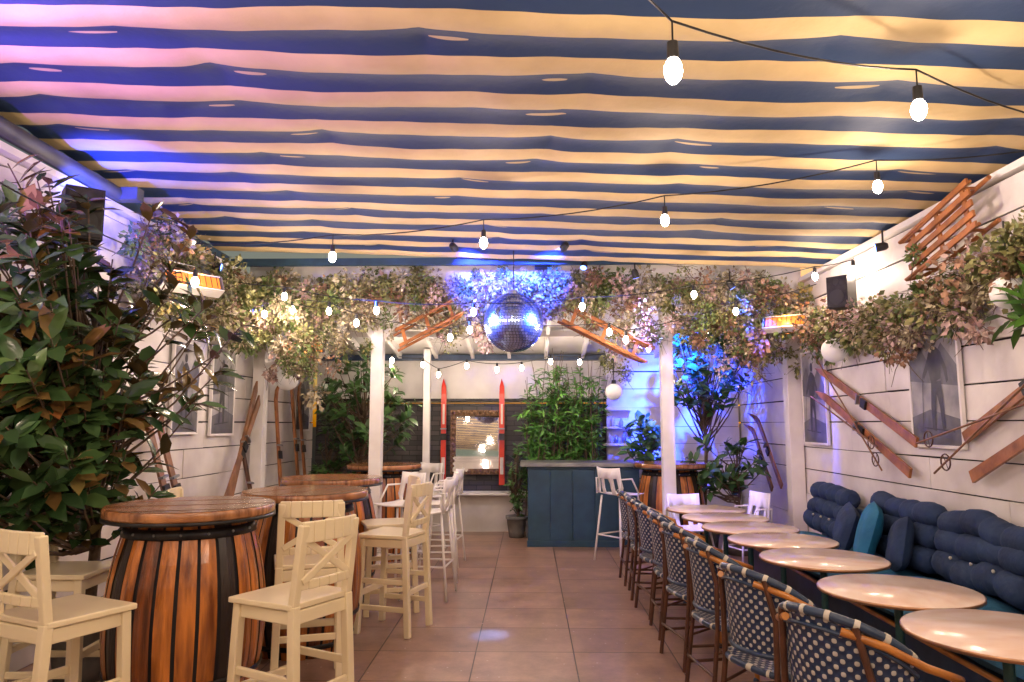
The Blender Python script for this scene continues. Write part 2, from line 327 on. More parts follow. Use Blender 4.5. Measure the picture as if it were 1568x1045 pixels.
# ------------------------------------------------------------------ awning
def awning():
    x0,x1,y0,y1=-3.45,3.3,-3.0,7.85; nx,ny=230,860; PER=.405
    xs=np.linspace(x0,x1,nx); ys=np.linspace(y0,y1,ny)
    X,Y=np.meshgrid(xs,ys)
    Z=3.42-.036*X+.02*(8-Y)
    W=np.zeros_like(X)
    for k in range(int(y0/PER)-2,int(y1/PER)+3):
        f=np.exp(-((Y-k*PER)/(PER*.42))**2)
        prof=np.array([noise.noise(Vector((x*1.3,k*3.7,.3)))+.45*noise.noise(Vector((x*4.5,k*5.1,2.))) for x in xs])
        W+=f*prof[None,:]
    Z+=W*.015
    Z-=.032*(.5+.5*np.cos(2*np.pi*Y/PER))
    E=np.full_like(X,-1.)
    vs=Y+W*.013
    for k in range(int(y0/PER)-1,int(y1/PER)+1):
        yc=(k+.5)*PER; x=x0+random.uniform(.2,1.6)
        while x<x1-.2:
            dx=(X-x);dy=Y-yc
            s=random.uniform(.07,.14); am=random.uniform(.4,1.6); sk_=random.uniform(-.25,.25); hh=random.uniform(.012,.022); sh=random.choice((-1,1))*random.uniform(.1,.17)
            if random.random()<.6: E=np.maximum(E,(1-((dx-sh)/s)**2)-((dy+.02+sk_*dx*.2)/hh)**2)
            cus=np.exp(-np.abs(dx+sk_*.2)/(.12 if sk_>0 else .18))*np.exp(-(dy/.19)**2)
            vs=vs-.06*am*cus*np.where(dy<0,-1,.35)*np.minimum(1,np.abs(dy)/.05)
            Z+=.024*am*cus
            x+=random.uniform(.8,2.1)
    V=np.stack([X,Y,Z],-1).reshape(-1,3)
    idx=np.arange(nx*ny).reshape(ny,nx)
    F=np.stack([idx[:-1,:-1],idx[1:,:-1],idx[1:,1:],idx[:-1,1:]],-1).reshape(-1,4)
    me=bpy.data.meshes.new('striped_awning'); me.from_pydata(V.tolist(),[],F.tolist())
    a=me.attributes.new('stripe','FLOAT','POINT'); a.data.foreach_set('value',(vs/PER).ravel().astype(np.float32))
    a=me.attributes.new('slit','FLOAT','POINT'); a.data.foreach_set('value',E.ravel().astype(np.float32))
    me.polygons.foreach_set('use_smooth',[True]*len(F))
    m,t,b=nt('striped_canvas'); N=t.nodes; L=t.links; M=MM(N,L)
    at=N.new('ShaderNodeAttribute'); at.attribute_name='stripe'; ae=N.new('ShaderNodeAttribute'); ae.attribute_name='slit'
    c=M('COSINE',M('MULTIPLY',at.outputs['Fac'],2*math.pi)); g=M('GREATER_THAN',c,.05); e=M('GREATER_THAN',ae.outputs['Fac'],0)
    fac=M('MAXIMUM',g,M('MULTIPLY',e,.8))
    tc=N.new('ShaderNodeTexCoord'); nz=N.new('ShaderNodeTexNoise'); nz.inputs['Scale'].default_value=2.5; nz.inputs['Detail'].default_value=8; L.new(tc.outputs['Object'],nz.inputs['Vector'])
    rp=N.new('ShaderNodeValToRGB'); rp.color_ramp.elements[0].color=(.54,.40,.20,1); rp.color_ramp.elements[1].color=(.70,.54,.28,1); rp.color_ramp.elements[0].position=.3; rp.color_ramp.elements[1].position=.7
    L.new(nz.outputs['Fac'],rp.inputs[0])
    mx=N.new('ShaderNodeMix'); mx.data_type='RGBA'; mx.inputs[6].default_value=(.02,.045,.115,1); L.new(fac,mx.inputs[0]); L.new(rp.outputs[0],mx.inputs[7])
    L.new(mx.outputs[2],b.inputs['Base Color']); b.inputs['Roughness'].default_value=.7
    n2=N.new('ShaderNodeTexNoise'); n2.inputs['Scale'].default_value=9; n2.inputs['Detail'].default_value=5; L.new(tc.outputs['Object'],n2.inputs['Vector'])
    bp=N.new('ShaderNodeBump'); bp.inputs['Strength'].default_value=.4; bp.inputs['Distance'].default_value=.02; L.new(n2.outputs['Fac'],bp.inputs['Height']); L.new(bp.outputs[0],b.inputs['Normal'])
    me.materials.append(m); place(me,'striped_awning')
awning()
m=MB(); m.tube([(-3.28,-1,3.5),(-3.28,5.5,3.42)],.06,GUT,12); m.box((-3.2,5.5,3.42),(.2,.1,.1),GUT)
m.beam((-3.36,5.5,3.44),(-3.36,7.8,3.4),.03,.12,TRIM); m.obj('awning_gutter')
m=MB()
for x in(-2.4,2.3): m.tube([(x,-1,3.62-.036*x),(x,7.9,3.45-.036*x)],.006,IRON,6)
m.box((-.07,7.93,3.42),(6.6,.06,.08),TRIM)
m.obj('awning_cables')

# ------------------------------------------------------------------ barrel tables
def barrel_mesh(seed):
    random.seed(seed); mb=MB(); H=1.06; n=24
    def rad(z): return .315+.105*(1-((z-.5)/.56)**2)
    for k in range(n):
        a0=2*math.pi*(k+.09)/n; a1=2*math.pi*(k+.91)/n; mat=random.choice([WOOD1,WOOD1,WOOD2,WOOD1,WOOD3,WOOD1])
        vs=[];Z=[.0+H*i/10 for i in range(11)]; dr=random.uniform(-.005,.005)
        for z in Z:
            for a,inn in((a0,-.004),((a0+a1)/2,.003),(a1,-.004)):
                r=rad(z)+dr+inn; vs.append((r*math.cos(a),r*math.sin(a),z))
        fs=[]
        for i in range(10):
            for j in range(2): fs.append((i*3+j,i*3+j+1,(i+1)*3+j+1,(i+1)*3+j))
        mb.add(vs,fs,mat,False)
    mb.lathe([(rad(H*i/10)-.016,H*i/10) for i in range(11)],DARKGAP,24)
    for z,h in((.06,.035),(.24,.03),(.965,.05)):
        mb.lathe([(rad(z)+.002,z),(rad(z)+.009,z),(rad(z+h)+.009,z+h),(rad(z+h)+.002,z+h)],IRON,48)
    for k in range(16):
        a=2*math.pi*k/16; mb.ball(((rad(.99)+.011)*math.cos(a),(rad(.99)+.011)*math.sin(a),.99),.008,STEEL,6,4)
    r=.455; mb.lathe([(.001,1.06),(r-.01,1.06),(r,1.07),(r,1.105),(r-.006,1.112)],TOPW,56)
    mb.lathe([(r*.9,1.045),(r+.003,1.045),(r+.003,1.062),(r*.9,1.062)],IRON,48)
    ws=[-r,-.33,-.2,-.07,.06,.19,.32,r]
    for i in range(7):
        a,b=ws[i]+.002,ws[i+1]-.002; pts=[]
        q=r-.006
        for j in range(9):
            y=a+(b-a)*j/8; y=max(-q+.0005,min(q-.0005,y)); pts.append((math.sqrt(q*q-y*y),y,1.114+ .0012*(i%2)))
        mb.add(pts+[(-p[0],p[1],p[2]) for p in pts[::-1]],[list(range(18))],TOPW)
    return mb.mesh('barrel_table')
bms=[barrel_mesh(3),barrel_mesh(9)]
random.seed(21)
for i,(x,y,r,zz) in enumerate([(-1.93,4.15,.3,1.03),(-1.66,5.4,1.2,1.0),(-1.82,6.7,2.2,1.0),(-1.78,8.9,.8,1.0),(1.78,9.25,1.7,1.0)]):
    o=place(bms[i%2],'barrel_table',(x,y,0),r); o.scale=(1,1,zz)

# ------------------------------------------------------------------ bar chairs (cross-back)
def bar_chair():
    mb=MB(); c=CREAM; w=.046
    for s in(-1,1):
        mb.beam((s*.19,-.23,0),(s*.18,-.19,.74),w,w,c,(0,1,0)); mb.beam((s*.18,-.19,.74),(s*.175,-.235,1.12),w-.003,w-.006,c,(0,1,0))
        mb.beam((s*.20,.20,0),(s*.185,.175,.72),w,w,c,(0,1,0))
        for z in(.2,.4): mb.beam((s*.192,-.21,z),(s*.192,.19,z),.022,.04,c)
        mb.beam((s*.182,-.19,.685),(s*.182,.17,.685),.024,.065,c)
    mb.beam((-.18,.178,.685),(.18,.178,.685),.024,.065,c); mb.beam((-.18,-.19,.685),(.18,-.19,.685),.024,.065,c)
    mb.beam((-.19,.192,.3),(.19,.192,.3),.03,.045,c); mb.beam((-.18,-.214,.32),(.18,-.214,.32),.022,.04,c)
    vs=[(-.205,-.2,0),(.205,-.2,0),(.225,.215,0),(-.225,.215,0)]
    mb.add([(x,y,.722) for x,y,_ in vs]+[(x,y,.75) for x,y,_ in vs],[(3,2,1,0),(4,5,6,7),(0,1,5,4),(1,2,6,5),(2,3,7,6),(3,0,4,7)],c)
    def rail(z,h,dy,bow=.025,x=.185):
        for i in range(6):
            a=-x+2*x*i/6;b2=-x+2*x*(i+1)/6
            f=lambda t:dy-bow*(1-(t/x)**2)
            mb.beam((a,f(a),z),(b2,f(b2),z),.022,h,c)
    rail(1.085,.1,-.232); rail(.835,.045,-.205)
    mb.beam((-.165,-.225,.85),(.165,-.245,1.05),.016,.036,c); mb.beam((.165,-.213,.85),(-.165,-.233,1.05),.016,.036,c)
    return mb.mesh('bar_chair')
bc=bar_chair()
def face(dx,dy): return math.atan2(-dx,dy)
for x,y,dx,dy in[(-1.2,3.75,-.88,.47),(-2.17,3.42,.42,.91),(-2.75,4.35,1,.05),(-1.40,4.68,-.3,.95),(-1.08,5.85,-.97,.3),(-2.35,5.3,.9,.2),(-1.25,6.45,-.8,-.3)]:
    place(bc,'bar_chair',(x,y,0),face(dx,dy),bevel=.006)
def stool(seat,top,name):
    mb=MB(); c=PLAST
    for sx in(-1,1):
        for sy in(-1,1): mb.tube([(sx*.22,sy*.22,0),(sx*.15,sy*.15,seat)],.012,c,8)
        k=.3/seat if seat>.6 else .5; r=.22-.07*k
        mb.tube([(sx*r,-r,k*seat),(sx*r,r,k*seat)],.009,c,6); mb.tube([(-r,sx*r,k*seat),(r,sx*r,k*seat)],.009,c,6)
    n=8;vs=[]
    prof=[(.2,seat+.005),(.1,seat-.005),(-.08,seat),(-.17,seat+.02),(-.205,seat+.09),(-.225,seat+.2),(-.245,top)]
    for y,z in prof:
        for i in range(n+1):
            t=-1+2*i/n; hw=.205 if z<seat+.15 else .19
            vs.append((t*hw,y+.05*t*t*(z>seat+.05),z+.012*t*t))
    fs=[(j*(n+1)+i,j*(n+1)+i+1,(j+1)*(n+1)+i+1,(j+1)*(n+1)+i) for j in range(len(prof)-1) for i in range(n)]
    fs=[f for q,f in enumerate(fs) if not((q//n)in(3,4) and (q%n)in(1,3,4,6))]
    mb.add(vs,fs,c,True)
    for s in(-1,1): mb.tube([(s*.2,-.18,seat+.02),(s*.2,-.19,seat+.2),(s*.2,.0,seat+.2),(s*.2,.12,seat+.01)],.011,c,6)
    return mb.mesh(name)
st=stool(.76,1.08,'metal_bar_stool'); lc=stool(.46,.82,'white_metal_chair')
def solid(o):
    s=o.modifiers.new('solid','SOLIDIFY'); s.thickness=.012
for x,y,dx,dy in[(-.95,6.95,-1,.1),(-.98,7.7,-1,-.1),(-1.0,8.5,-1,.1),(-1.35,7.6,-.6,-.7),(1.08,8.75,.75,.6),(-1.4,9.5,-.5,-.8)]:
    solid(place(st,'metal_bar_stool',(x,y,0),face(dx,dy)))
for x,y,dx,dy in[(1.75,8.0,.2,-1),(2.45,8.35,-.9,-.3)]: solid(place(lc,'white_metal_chair',(x,y,0),face(dx,dy)))

# ------------------------------------------------------------------ rattan bistro chair
def rattan():
    mb=MB()
    def A(a,r=0): a=R(a); return ((.25+r)*math.sin(a),-(.24+r)*math.cos(a))
    def top(a): return .90-.17*(abs(a)/88)**2.2
    n=26;vs=[];rows=7
    for j in range(rows+1):
        for i in range(n+1):
            a=-80+160*i/n; x,y=A(a); z=.53+(top(a)-.53)*j/rows; k=1+.06*(z-.53)/.35
            vs.append((x*k,y*k-.05*(z-.53),z))
    mb.add(vs,[(j*(n+1)+i,j*(n+1)+i+1,(j+1)*(n+1)+i+1,(j+1)*(n+1)+i) for j in range(rows) for i in range(n)],WEAVE,True)
    def path(z,k,a0=-82,a1=82,dr=0): 
        out=[]
        for i in range(25):
            a=a0+(a1-a0)*i/24; x,y=A(a,dr); zz=z(a) if callable(z) else z; kk=1+.06*(zz-.53)/.35; out.append((x*kk,y*kk-.05*(zz-.53),zz))
        return out
    P=path(lambda a:top(a)+.008,1); mb.tube(P,.018,NAVY,8)
    for i in range(2,24,3): mb.tube([P[i],(Vector(P[i]).lerp(Vector(P[i+1]),.6))],.0205,IVORY,8)
    mb.tube(path(lambda a:top(a)-.045,1,dr=.006),.009,NAVY,6)
    mb.tube(path(.53,1),.013,NAVY,8)
    for s in(-1,1):
        mb.tube([(s*.2,-.25,0),(s*.185,-.2,.44),(s*.19,-.2,.7),(s*.16,-.235,.88)],.014,RATB,8)
        mb.tube([(s*.12,-.262,.86),(s*.23,-.17,.82),(s*.285,-.02,.74),(s*.29,.13,.685),(s*.27,.205,.66),(s*.245,.215,.60),(s*.225,.2,.45),(s*.225,.22,0)],.0155,BAMB,9)
        mb.tube([(s*.29,.13,.67),(s*.25,.05,.58),(s*.23,-.02,.47)],.01,BAMB,7)
        for z in(.02,.4): mb.ball((s*.223,.21,z),.02,IVORY if z>.1 else NAVY,8,6)
        mb.tube([(s*.2,-.24,.16),(s*.222,.21,.16)],.01,RATB,6); mb.tube([(s*.19,-.21,.32),(s*.223,.2,.42)],.008,RATB,6)
    mb.tube([(-.22,.215,.2),(.22,.215,.2)],.01,RATB,6); mb.tube([(-.2,-.235,.2),(.2,-.235,.2)],.01,RATB,6)
    pts=[]
    for i in range(32):
        q=2*math.pi*i/32; e=.62
        pts.append((.232*math.copysign(abs(math.cos(q))**e,math.cos(q)),.225*math.copysign(abs(math.sin(q))**e,math.sin(q))))
    mb.add([(x,y,.468) for x,y in pts],[list(range(32))],WEAVES); mb.add([(x,y,.44) for x,y in pts],[list(range(32))[::-1]],NAVY)
    mb.tube([(x,y,.455) for x,y in pts]+[(pts[0][0],pts[0][1],.455)],.017,NAVY,8,False)
    for i in range(0,32,2): 
        p=Vector((*pts[i],.455)); q=Vector((*pts[(i+1)%32],.455)); mb.tube([p.lerp(q,.2),p.lerp(q,.6)],.019,IVORY,8)
    return mb.mesh('rattan_bistro_chair')
rc=rattan()
for i in range(8):
    y=[2.95,3.7,4.45,5.15,5.8,6.4,7.0,7.6][i]
    x=[1.28,1.24,1.23,1.21,1.22,1.21,1.2,1.2][i]
    place(rc,'rattan_bistro_chair',(x,y,0),face(1,[.6,.42,.15,.2,0,.15,-.08,0][i]))

# ------------------------------------------------------------------ bistro tables
def btable():
    mb=MB(); r=.385
    mb.lathe([(.001,.728),(r-.004,.728),(r,.732),(r,.746),(r-.004,.75),(.001,.75)],MARB,56)
    mb.lathe([(r+.0005,.73),(r+.003,.731),(r+.003,.746),(r+.0005,.747)],COPPER,56)
    mb.lathe([(.09,.727),(.09,.715),(.03,.70),(.022,.66),(.022,.12),(.035,.08),(.035,.03)],TEALLEG,16)
    for k in range(4):
        a=math.pi/4+k*math.pi/2; d=Vector((math.cos(a),math.sin(a),0))
        mb.tube([d*.02+Vector((0,0,.09)),d*.14+Vector((0,0,.06)),d*.27+Vector((0,0,.015))],[.022,.018,.014],TEALLEG,8)
    return mb.mesh('marble_bistro_table')
bt=btable()
for i,(x,y) in enumerate([(1.96,3.12),(1.91,3.9),(1.88,4.78),(1.87,5.5),(1.83,6.15),(1.8,6.8),(1.78,7.45)]):
    place(bt,'marble_bistro_table',(x,y,0),i*1.3)

# ------------------------------------------------------------------ bench sofa
m=MB(); m.box((2.75,5.05,.16),(.84,5.7,.32),NAVY)
m.box((2.33,5.05,.33),(.03,5.7,.03),BAMB)
m.box((3.13,5.05,.5),(.05,5.7,.6),NAVY)
m.obj('bench_base',bevel=.01)
def pillow(mb,c,U,V,N,mat,su,sv,th,n=14,seed=0):
    U=Vector(U).normalized();V=Vector(V).normalized();N=Vector(N).normalized();c=Vector(c);vs=[]
    for sgn in(1,-1):
        for j in range(n+1):
            for i in range(n+1):
                a=-1+2*i/n;b2=-1+2*j/n
                h=max(0,(1-abs(a)**3.2))**.5*max(0,(1-abs(b2)**3.2))**.5
                h*=1+.18*noise.noise(Vector((a*1.7+seed,b2*1.7,seed)))
                vs.append(c+U*a*su*(1-.05*b2*b2)*1+V*b2*sv*(1-.05*a*a)+N*sgn*h*th)
    k=(n+1)**2; fs=[]
    for j in range(n):
        for i in range(n):
            q=(j*(n+1)+i,j*(n+1)+i+1,(j+1)*(n+1)+i+1,(j+1)*(n+1)+i); fs.append(q); fs.append(tuple(x+k for x in q[::-1]))
    mb.add(vs,fs,mat,True)
y=2.3
for i in range(5):
    mb=MB(); pillow(mb,(2.68,y+.56,.42),(1,0,0),(0,1,0),(0,0,1),TCUSH,.40,.565,.09,seed=i); mb.obj('bench_seat_cushion'); y+=1.12
def rolls(y0,ln,tilt,s):
    mb=MB(); n=36
    for j,(x,z,r) in enumerate([(2.97,.61,.1),(3.01,.76,.1),(3.04,.91,.095)]):
        pts=[];rs=[]
        for i in range(n+1):
            t=i/n; e=min(t,1-t)
            rr=r*(min(1,e/.07+.25))**.5
            for q in(.27,.5,.73): rr*=1-.24*math.exp(-((t-q)/.022)**2)
            rr*=1+.09*noise.noise(Vector((t*6,j*3,s)))+.05*noise.noise(Vector((t*22,j*3,s)))
            pts.append((x+.02*noise.noise(Vector((t*3,j,s+4))),y0+ln*t,z+.06*noise.noise(Vector((t*2.5,j+9,s)))+tilt*(t-.5))); rs.append(rr)
        mb.tube(pts,rs,NCUSH,14)
    for q in(.27,.5,.73):
        mb.ball((2.9,y0+ln*q,.685),.012,IVORY,6,4)
    return mb.obj('rolled_back_cushion')
yy=2.35
for i,l in enumerate([1.0,.98,1.0,.98]): rolls(yy,l,random.uniform(-.04,.04),i*3.3); yy+=l+.05
rolls(6.95,.85,.02,21)
mb=MB(); pillow(mb,(2.78,6.1,.71),(.35,.9,.1),(.3,-.1,1),(-1,.35,.25),TPILL,.24,.24,.08,seed=4); mb.obj('teal_throw_pillow')
mb=MB(); pillow(mb,(2.84,5.72,.68),(.25,.9,-.3),(.3,.2,1),(-1,.25,.25),NCUSH,.2,.2,.08,seed=7); mb.obj('navy_throw_pillow')
mb=MB(); pillow(mb,(2.82,6.62,.68),(.25,.9,.2),(.3,-.2,1),(-1,.25,.25),NCUSH,.2,.2,.08,seed=9); mb.obj('navy_throw_pillow')

# ------------------------------------------------------------------ bar counter
BX=.72
m=MB(); m.box((BX,10.05,.52),(1.48,.7,1.04),BARBLUE)
for i in range(5): m.box((BX-.74+.296*i+.148,9.693,.54),(.287,.014,.92),BARBLUE)
m.box((BX,9.688,.04),(1.5,.03,.08),BARBLUE); m.box((BX,10.03,1.065),(1.68,.82,.05),STEEL); m.box((BX,9.69,1.02),(1.5,.02,.035),BARBLUE)
m.obj('bar_counter',bevel=.003)
m=MB(); 
for z in(1.3,1.55,1.82): m.box((1.32,10.86,z),(.42,.2,.03),WHITE2)
for x,z,h in((1.2,1.32,.16),(1.3,1.32,.12),(1.42,1.32,.18),(1.25,1.57,.15),(1.38,1.57,.12)):
    m.lathe([(.001,z),(.03,z),(.03,z+h*.6),(.012,z+h*.8),(.012,z+h)],random.choice([IVORY,STEEL,PALE]),10,(x,10.86,0))
m.obj('wall_shelf')

# ------------------------------------------------------------------ mirror, skis, posters, sleds
m=MB(); W_,H_=.37,.44; cz=1.33
for s in(-1,1):
    m.box((-.78+s*W_,10.98,cz),(.085,.06,2*H_+.085),GOLD); m.box((-.78,10.978,cz+s*H_),(2*W_+.08,.058,.085),GOLD)
    for k in range(12): m.ball((-.78+s*W_,10.945,cz-H_+k*2*H_/11),(.03,.02,.03),GOLD,8,5)
    for k in range(10): m.ball((-.78-W_+k*2*W_/9,10.945,cz+s*H_),(.03,.02,.03),GOLD,8,5)
m.obox((-.78,11.01,cz),(W_,.035,0),(-.001,.006,-.0008),(0,.045,H_),MIRROR); m.obj('ornate_mirror')
def ski(mb,p0,p1,w,mat,nrm,curl=.1):
    p0=Vector(p0);p1=Vector(p1);d=(p1-p0);n=Vector(nrm).normalized();s=d.cross(n).normalized();L=d.length;d.normalize();N=14;vs=[]
    for i in range(N+1):
        t=i/N; q=max(0,(t-.86)/.14); ww=w/2*(1-.12*math.sin(t*math.pi))*(1-q**2.5*.95)
        c=p0+d*L*t+n*(curl*q*q); th=.011
        vs+= [c-s*ww-n*th,c+s*ww-n*th,c+s*ww+n*th,c-s*ww+n*th]
    fs=[(0,1,2,3),tuple(4*N+k for k in(3,2,1,0))]
    for i in range(N):
        for k in range(4): a=4*i+k;b2=4*i+(k+1)%4; fs.append((a,a+4,b2+4,b2))
    mb.add(vs,fs,mat)
    c=p0.lerp(p1,.45)+n*.02; mb.obox(c,d*.05,s*w*.5,n*.012,IRON); mb.obox(c+d*.12,d*.01,s*w*.55,n*.02,STEEL)
def pole(mb,p0,p1,nrm):
    mb.tube([p0,p1],.008,SKIL,6); p0=Vector(p0);p1=Vector(p1);d=(p1-p0).normalized();n=Vector(nrm); c=p0.lerp(p1,.92)
    s=d.cross(n).normalized(); ring=[c+(d*math.cos(2*math.pi*k/16)+s*math.sin(2*math.pi*k/16))*.06 for k in range(17)]
    mb.tube(ring,.006,RATB,6,False)
    for k in(0,4,8,12): mb.tube([c,ring[k]],.003,RATB,4)
for x in(-1.29,-.41):
    m=MB(); ski(m,(x,10.9,.7),(x,10.9,2.28),.085,RED,(0,-1,0),.06)
    m.box((x,10.885,.98),(.05,.01,.25),IVORY); m.box((x,10.885,1.75),(.03,.01,.3),IVORY)
    m.obj('red_ski')
xr=3.14
def wallskis(a0,a1,b0,b1,mat=SKI):
    m=MB(); n=(-1,0,0)
    ski(m,(xr,a0[0],a0[1]),(xr,a1[0],a1[1]),.085,mat,n,.03); ski(m,(xr-.03,b0[0],b0[1]),(xr-.03,b1[0],b1[1]),.085,mat,n,.03)
    pole(m,(xr-.07,a1[0]-.1,a1[1]+.12),(xr-.07,b0[0]+.4,b0[1]+.0),n)
    pole(m,(xr-.08,b1[0]+.1,b1[1]-.05),(xr-.08,a0[0]+.5,a0[1]-.05),n)
    m.obj('vintage_wall_skis')
wallskis((5.95,1.45),(7.85,2.2),(6.02,1.20),(7.8,1.95))
wallskis((5.3,1.5),(3.7,2.25),(5.2,1.23),(3.6,1.95))
m=MB(); ski(m,(3.05,8.9,.85),(3.08,9.9,1.75),.08,SKIL,(-1,0,0)); ski(m,(3.0,9.1,.8),(3.05,10.0,1.6),.08,SKIL,(-1,0,0)); m.obj('leaning_skis')
def lean(pts,mat,name='leaning_skis'):
    m=MB()
    for p0,p1 in pts: ski(m,p0,p1,.09,mat,(1,0,0.1),.08)
    m.obj(name)
lean([((-3.0,6.9,.5),(-3.25,9.0,2.4)),((-3.02,7.15,.5),(-3.25,8.6,2.25))],SKIL)
lean([((-3.0,6.3,.45),(-3.27,6.05,1.75)),((-3.0,6.5,.45),(-3.27,6.25,1.72))],SKIL)
lean([((-3.05,9.0,.45),(-3.28,9.2,2.15)),((-3.05,9.7,.45),(-3.28,9.8,2.3)),((-3.05,10.0,.45),(-3.28,10.1,2.25))],SKI)
lean([((-2.9,7.9,.3),(-3.27,8.1,1.5))],RATB)
def sled(O,U,V,N,L,Wd,ns=6,mat=SKI):
    O=Vector(O);U=Vector(U).normalized();V=Vector(V).normalized();N=Vector(N).normalized();m=MB()
    for s in(-1,1):
        c=O+V*s*Wd*.42; m.tube([c-U*L/2,c+U*L*.3,c+U*L*.45+N*.05,c+U*L*.5+N*.14],.016,mat,8)
        m.tube([c-U*L*.45+N*.1,c+U*L*.5+N*.14],.012,mat,8)
        for q in(-.35,0,.3): m.tube([c+U*L*q,c+U*L*q+N*.1],.012,mat,6)
    for k in range(ns):
        c=O+V*Wd*(-.42+.84*k/(ns-1))+N*.12; m.obox(c,U*L*.45,V*.022,N*.008,mat)
    for q in(-.35,0,.35): m.obox(O+U*L*q+N*.105,U*.02,V*Wd*.46,N*.007,mat)
    return m.obj('wooden_sled')
sled((3.08,5.15,2.98),(0,.97,-.22),(0,.2,.97),(-1,0,0),.95,.38,5)
sled((-1.15,8.15,2.72),(.85,0,.45),(-.3,.4,.8),(0,-1,.2),.85,.26,2)
sled((.85,8.15,2.6),(.88,0,-.45),(.3,.3,.8),(0,-1,.2),1.1,.24,2)
def poster(c,U,N,w,h,kind):
    c=Vector(c);U=Vector(U);N=Vector(N);Z=Vector((0,0,1)); m=MB()
    m.obox(c,U*w/2,N*.01,Z*h/2,PALE)
    for s in(-1,1): m.obox(c+U*s*(w/2+.012)+N*.004,U*.012,N*.014,Z*(h/2+.024),WHITE2); m.obox(c+Z*s*(h/2+.012)+N*.004,U*w/2,N*.0135,Z*.012,WHITE2)
    def poly(ps,mat,k=0): m.add([c+U*(p[0]*w)+Z*(p[1]*h)+N*(.013+k*.001) for p in ps],[list(range(len(ps)))],mat)
    poly([(-.5,-.5),(.5,-.5),(.5,-.28),(.1,-.22),(-.5,-.3)],INKG,0)
    poly([(-.5,.1),(-.2,.3),(.05,.12),(.3,.34),(.5,.2),(.5,.02),(-.5,-.05)],INKG,.2)
    dx=.06*kind
    poly([(dx+.06*math.cos(2*math.pi*k/14),.33+.05*math.sin(2*math.pi*k/14)) for k in range(14)],INK,1)
    poly([(dx-.10,.02),(dx-.14,.22),(dx-.04,.27),(dx+.05,.28),(dx+.14,.22),(dx+.15,.1),(dx+.10,-.02)],INK,1)
    poly([(dx-.10,.0),(dx+.10,.0),(dx+.13,-.2),(dx+.12,-.38),(dx+.05,-.39),(dx+.03,-.2),(dx+.0,-.1),(dx-.05,-.2),(dx-.08,-.38),(dx-.15,-.37),(dx-.13,-.2)],INK,1.3)
    poly([(dx-.13,.22),(dx-.23,.1),(dx-.25,.0),(dx-.21,-.02),(dx-.16,.1),(dx-.1,.15)],INK,1.6); poly([(dx+.13,.22),(dx+.22,.12),(dx+.28,.06),(dx+.25,.02),(dx+.15,.1),(dx+.11,.15)],INK,1.6)
    poly([(dx-.32,-.4),(dx+.3,-.37),(dx+.3,-.36),(dx-.32,-.385)],INK,2); poly([(dx+.27,.05),(dx+.285,.05),(dx+.33,-.38),(dx+.32,-.38)],INK,2)
    m.obj('ski_photo_poster')
poster((3.165,8.05,1.9),(0,1,0),(-1,0,0),.62,1.0,1); poster((3.165,5.68,1.93),(0,1,0),(-1,0,0),.66,.98,-1)
for y,z,w_,h_ in((6.85,1.95,.5,.85),(7.7,1.95,.55,.9),(10.45,1.95,.6,.85),(5.2,2.25,.5,.7)): poster((-3.31,y,z),(0,1,0),(1,0,0),w_,h_,random.choice((-1,1)))

# ------------------------------------------------------------------ speakers, heaters, globes
def speaker(loc,rz,s=1):
    m=MB(); m.box((0,0,0),(.2*s,.18*s,.3*s),BLACK); m.box((0,-.094*s,0),(.18*s,.008,.28*s),IRON)
    m.tube([(0,-.099*s,-.05*s),(0,-.104*s,-.05*s)],.07*s,BLACK,20); m.tube([(0,-.099*s,.09*s),(0,-.103*s,.09*s)],.03*s,BLACK,14); m.tube([(0,.08,0),(0,.24,.02)],.02,IRON,8)
    m.obj('wall_speaker',loc,rz,bevel=.01)
speaker((2.95,6.75,2.83),R(50)*-1); speaker((-2.98,4.6,2.98),R(40),1.15); speaker((.17,8.2,3.55),0)
def heater(loc,rz,tilt=35,e=14):
    m=MB(); m.box((0,0,0),(.5,.1,.13),GUT); m.box((0,-.0,.068),(.52,.12,.008),WHITE2); m.box((0,-.0,-.068),(.52,.12,.008),WHITE2); m.box((0,-.054,0),(.45,.012,.1),HEAT)
    for s in(-1,1): m.box((s*.245,-.058,0),(.012,.03,.13),STEEL)
    for k in range(-4,5): m.tube([(k*.05,-.066,-.055),(k*.05,-.066,.055)],.0035,IRON,5)
    m.tube([(0,.05,0),(0,.2,.08)],.015,STEEL,8)
    o=m.obj('infrared_heater',loc,0); o.rotation_euler=(R(tilt),0,rz)
    l=bpy.data.lights.new('glow','SPOT'); l.spot_size=R(150); l.shadow_soft_size=.03; l.energy=e*3; l.color=(1,.28,.06)
    a=bpy.data.objects.new('heater_glow',l); col.objects.link(a); a.location=(0,-.11,-.03); a.rotation_euler=(R(90),0,0); a.parent=o
heater((2.85,7.9,2.7),R(-35),-25,8); heater((-2.6,8.1,2.45),R(35),-25,6); heater((-2.85,5.9,2.78),R(50),-25,10)
for p,r in(((3.0,7.1,2.32),.12),((3.0,4.5,2.42),.105),((2.75,10.2,2.2),.14),((-2.95,8.7,2.15),.14),((-2.85,10.1,2.05),.12),((1.2,10.2,2.05),.12)):
    m=MB(); m.ball((0,0,0),r,GLOBE,24,16); m.lathe([(.001,r+.05),(.03,r+.05),(.035,r-.01)],IRON,12); m.tube([(0,0,r+.04),(0,0,r+.35)],.006,IRON,6); m.obj('globe_lamp',p)
m=MB(); rb=.312; m.ball((0,0,0),rb-.004,BLACK,32,20)
rows=30
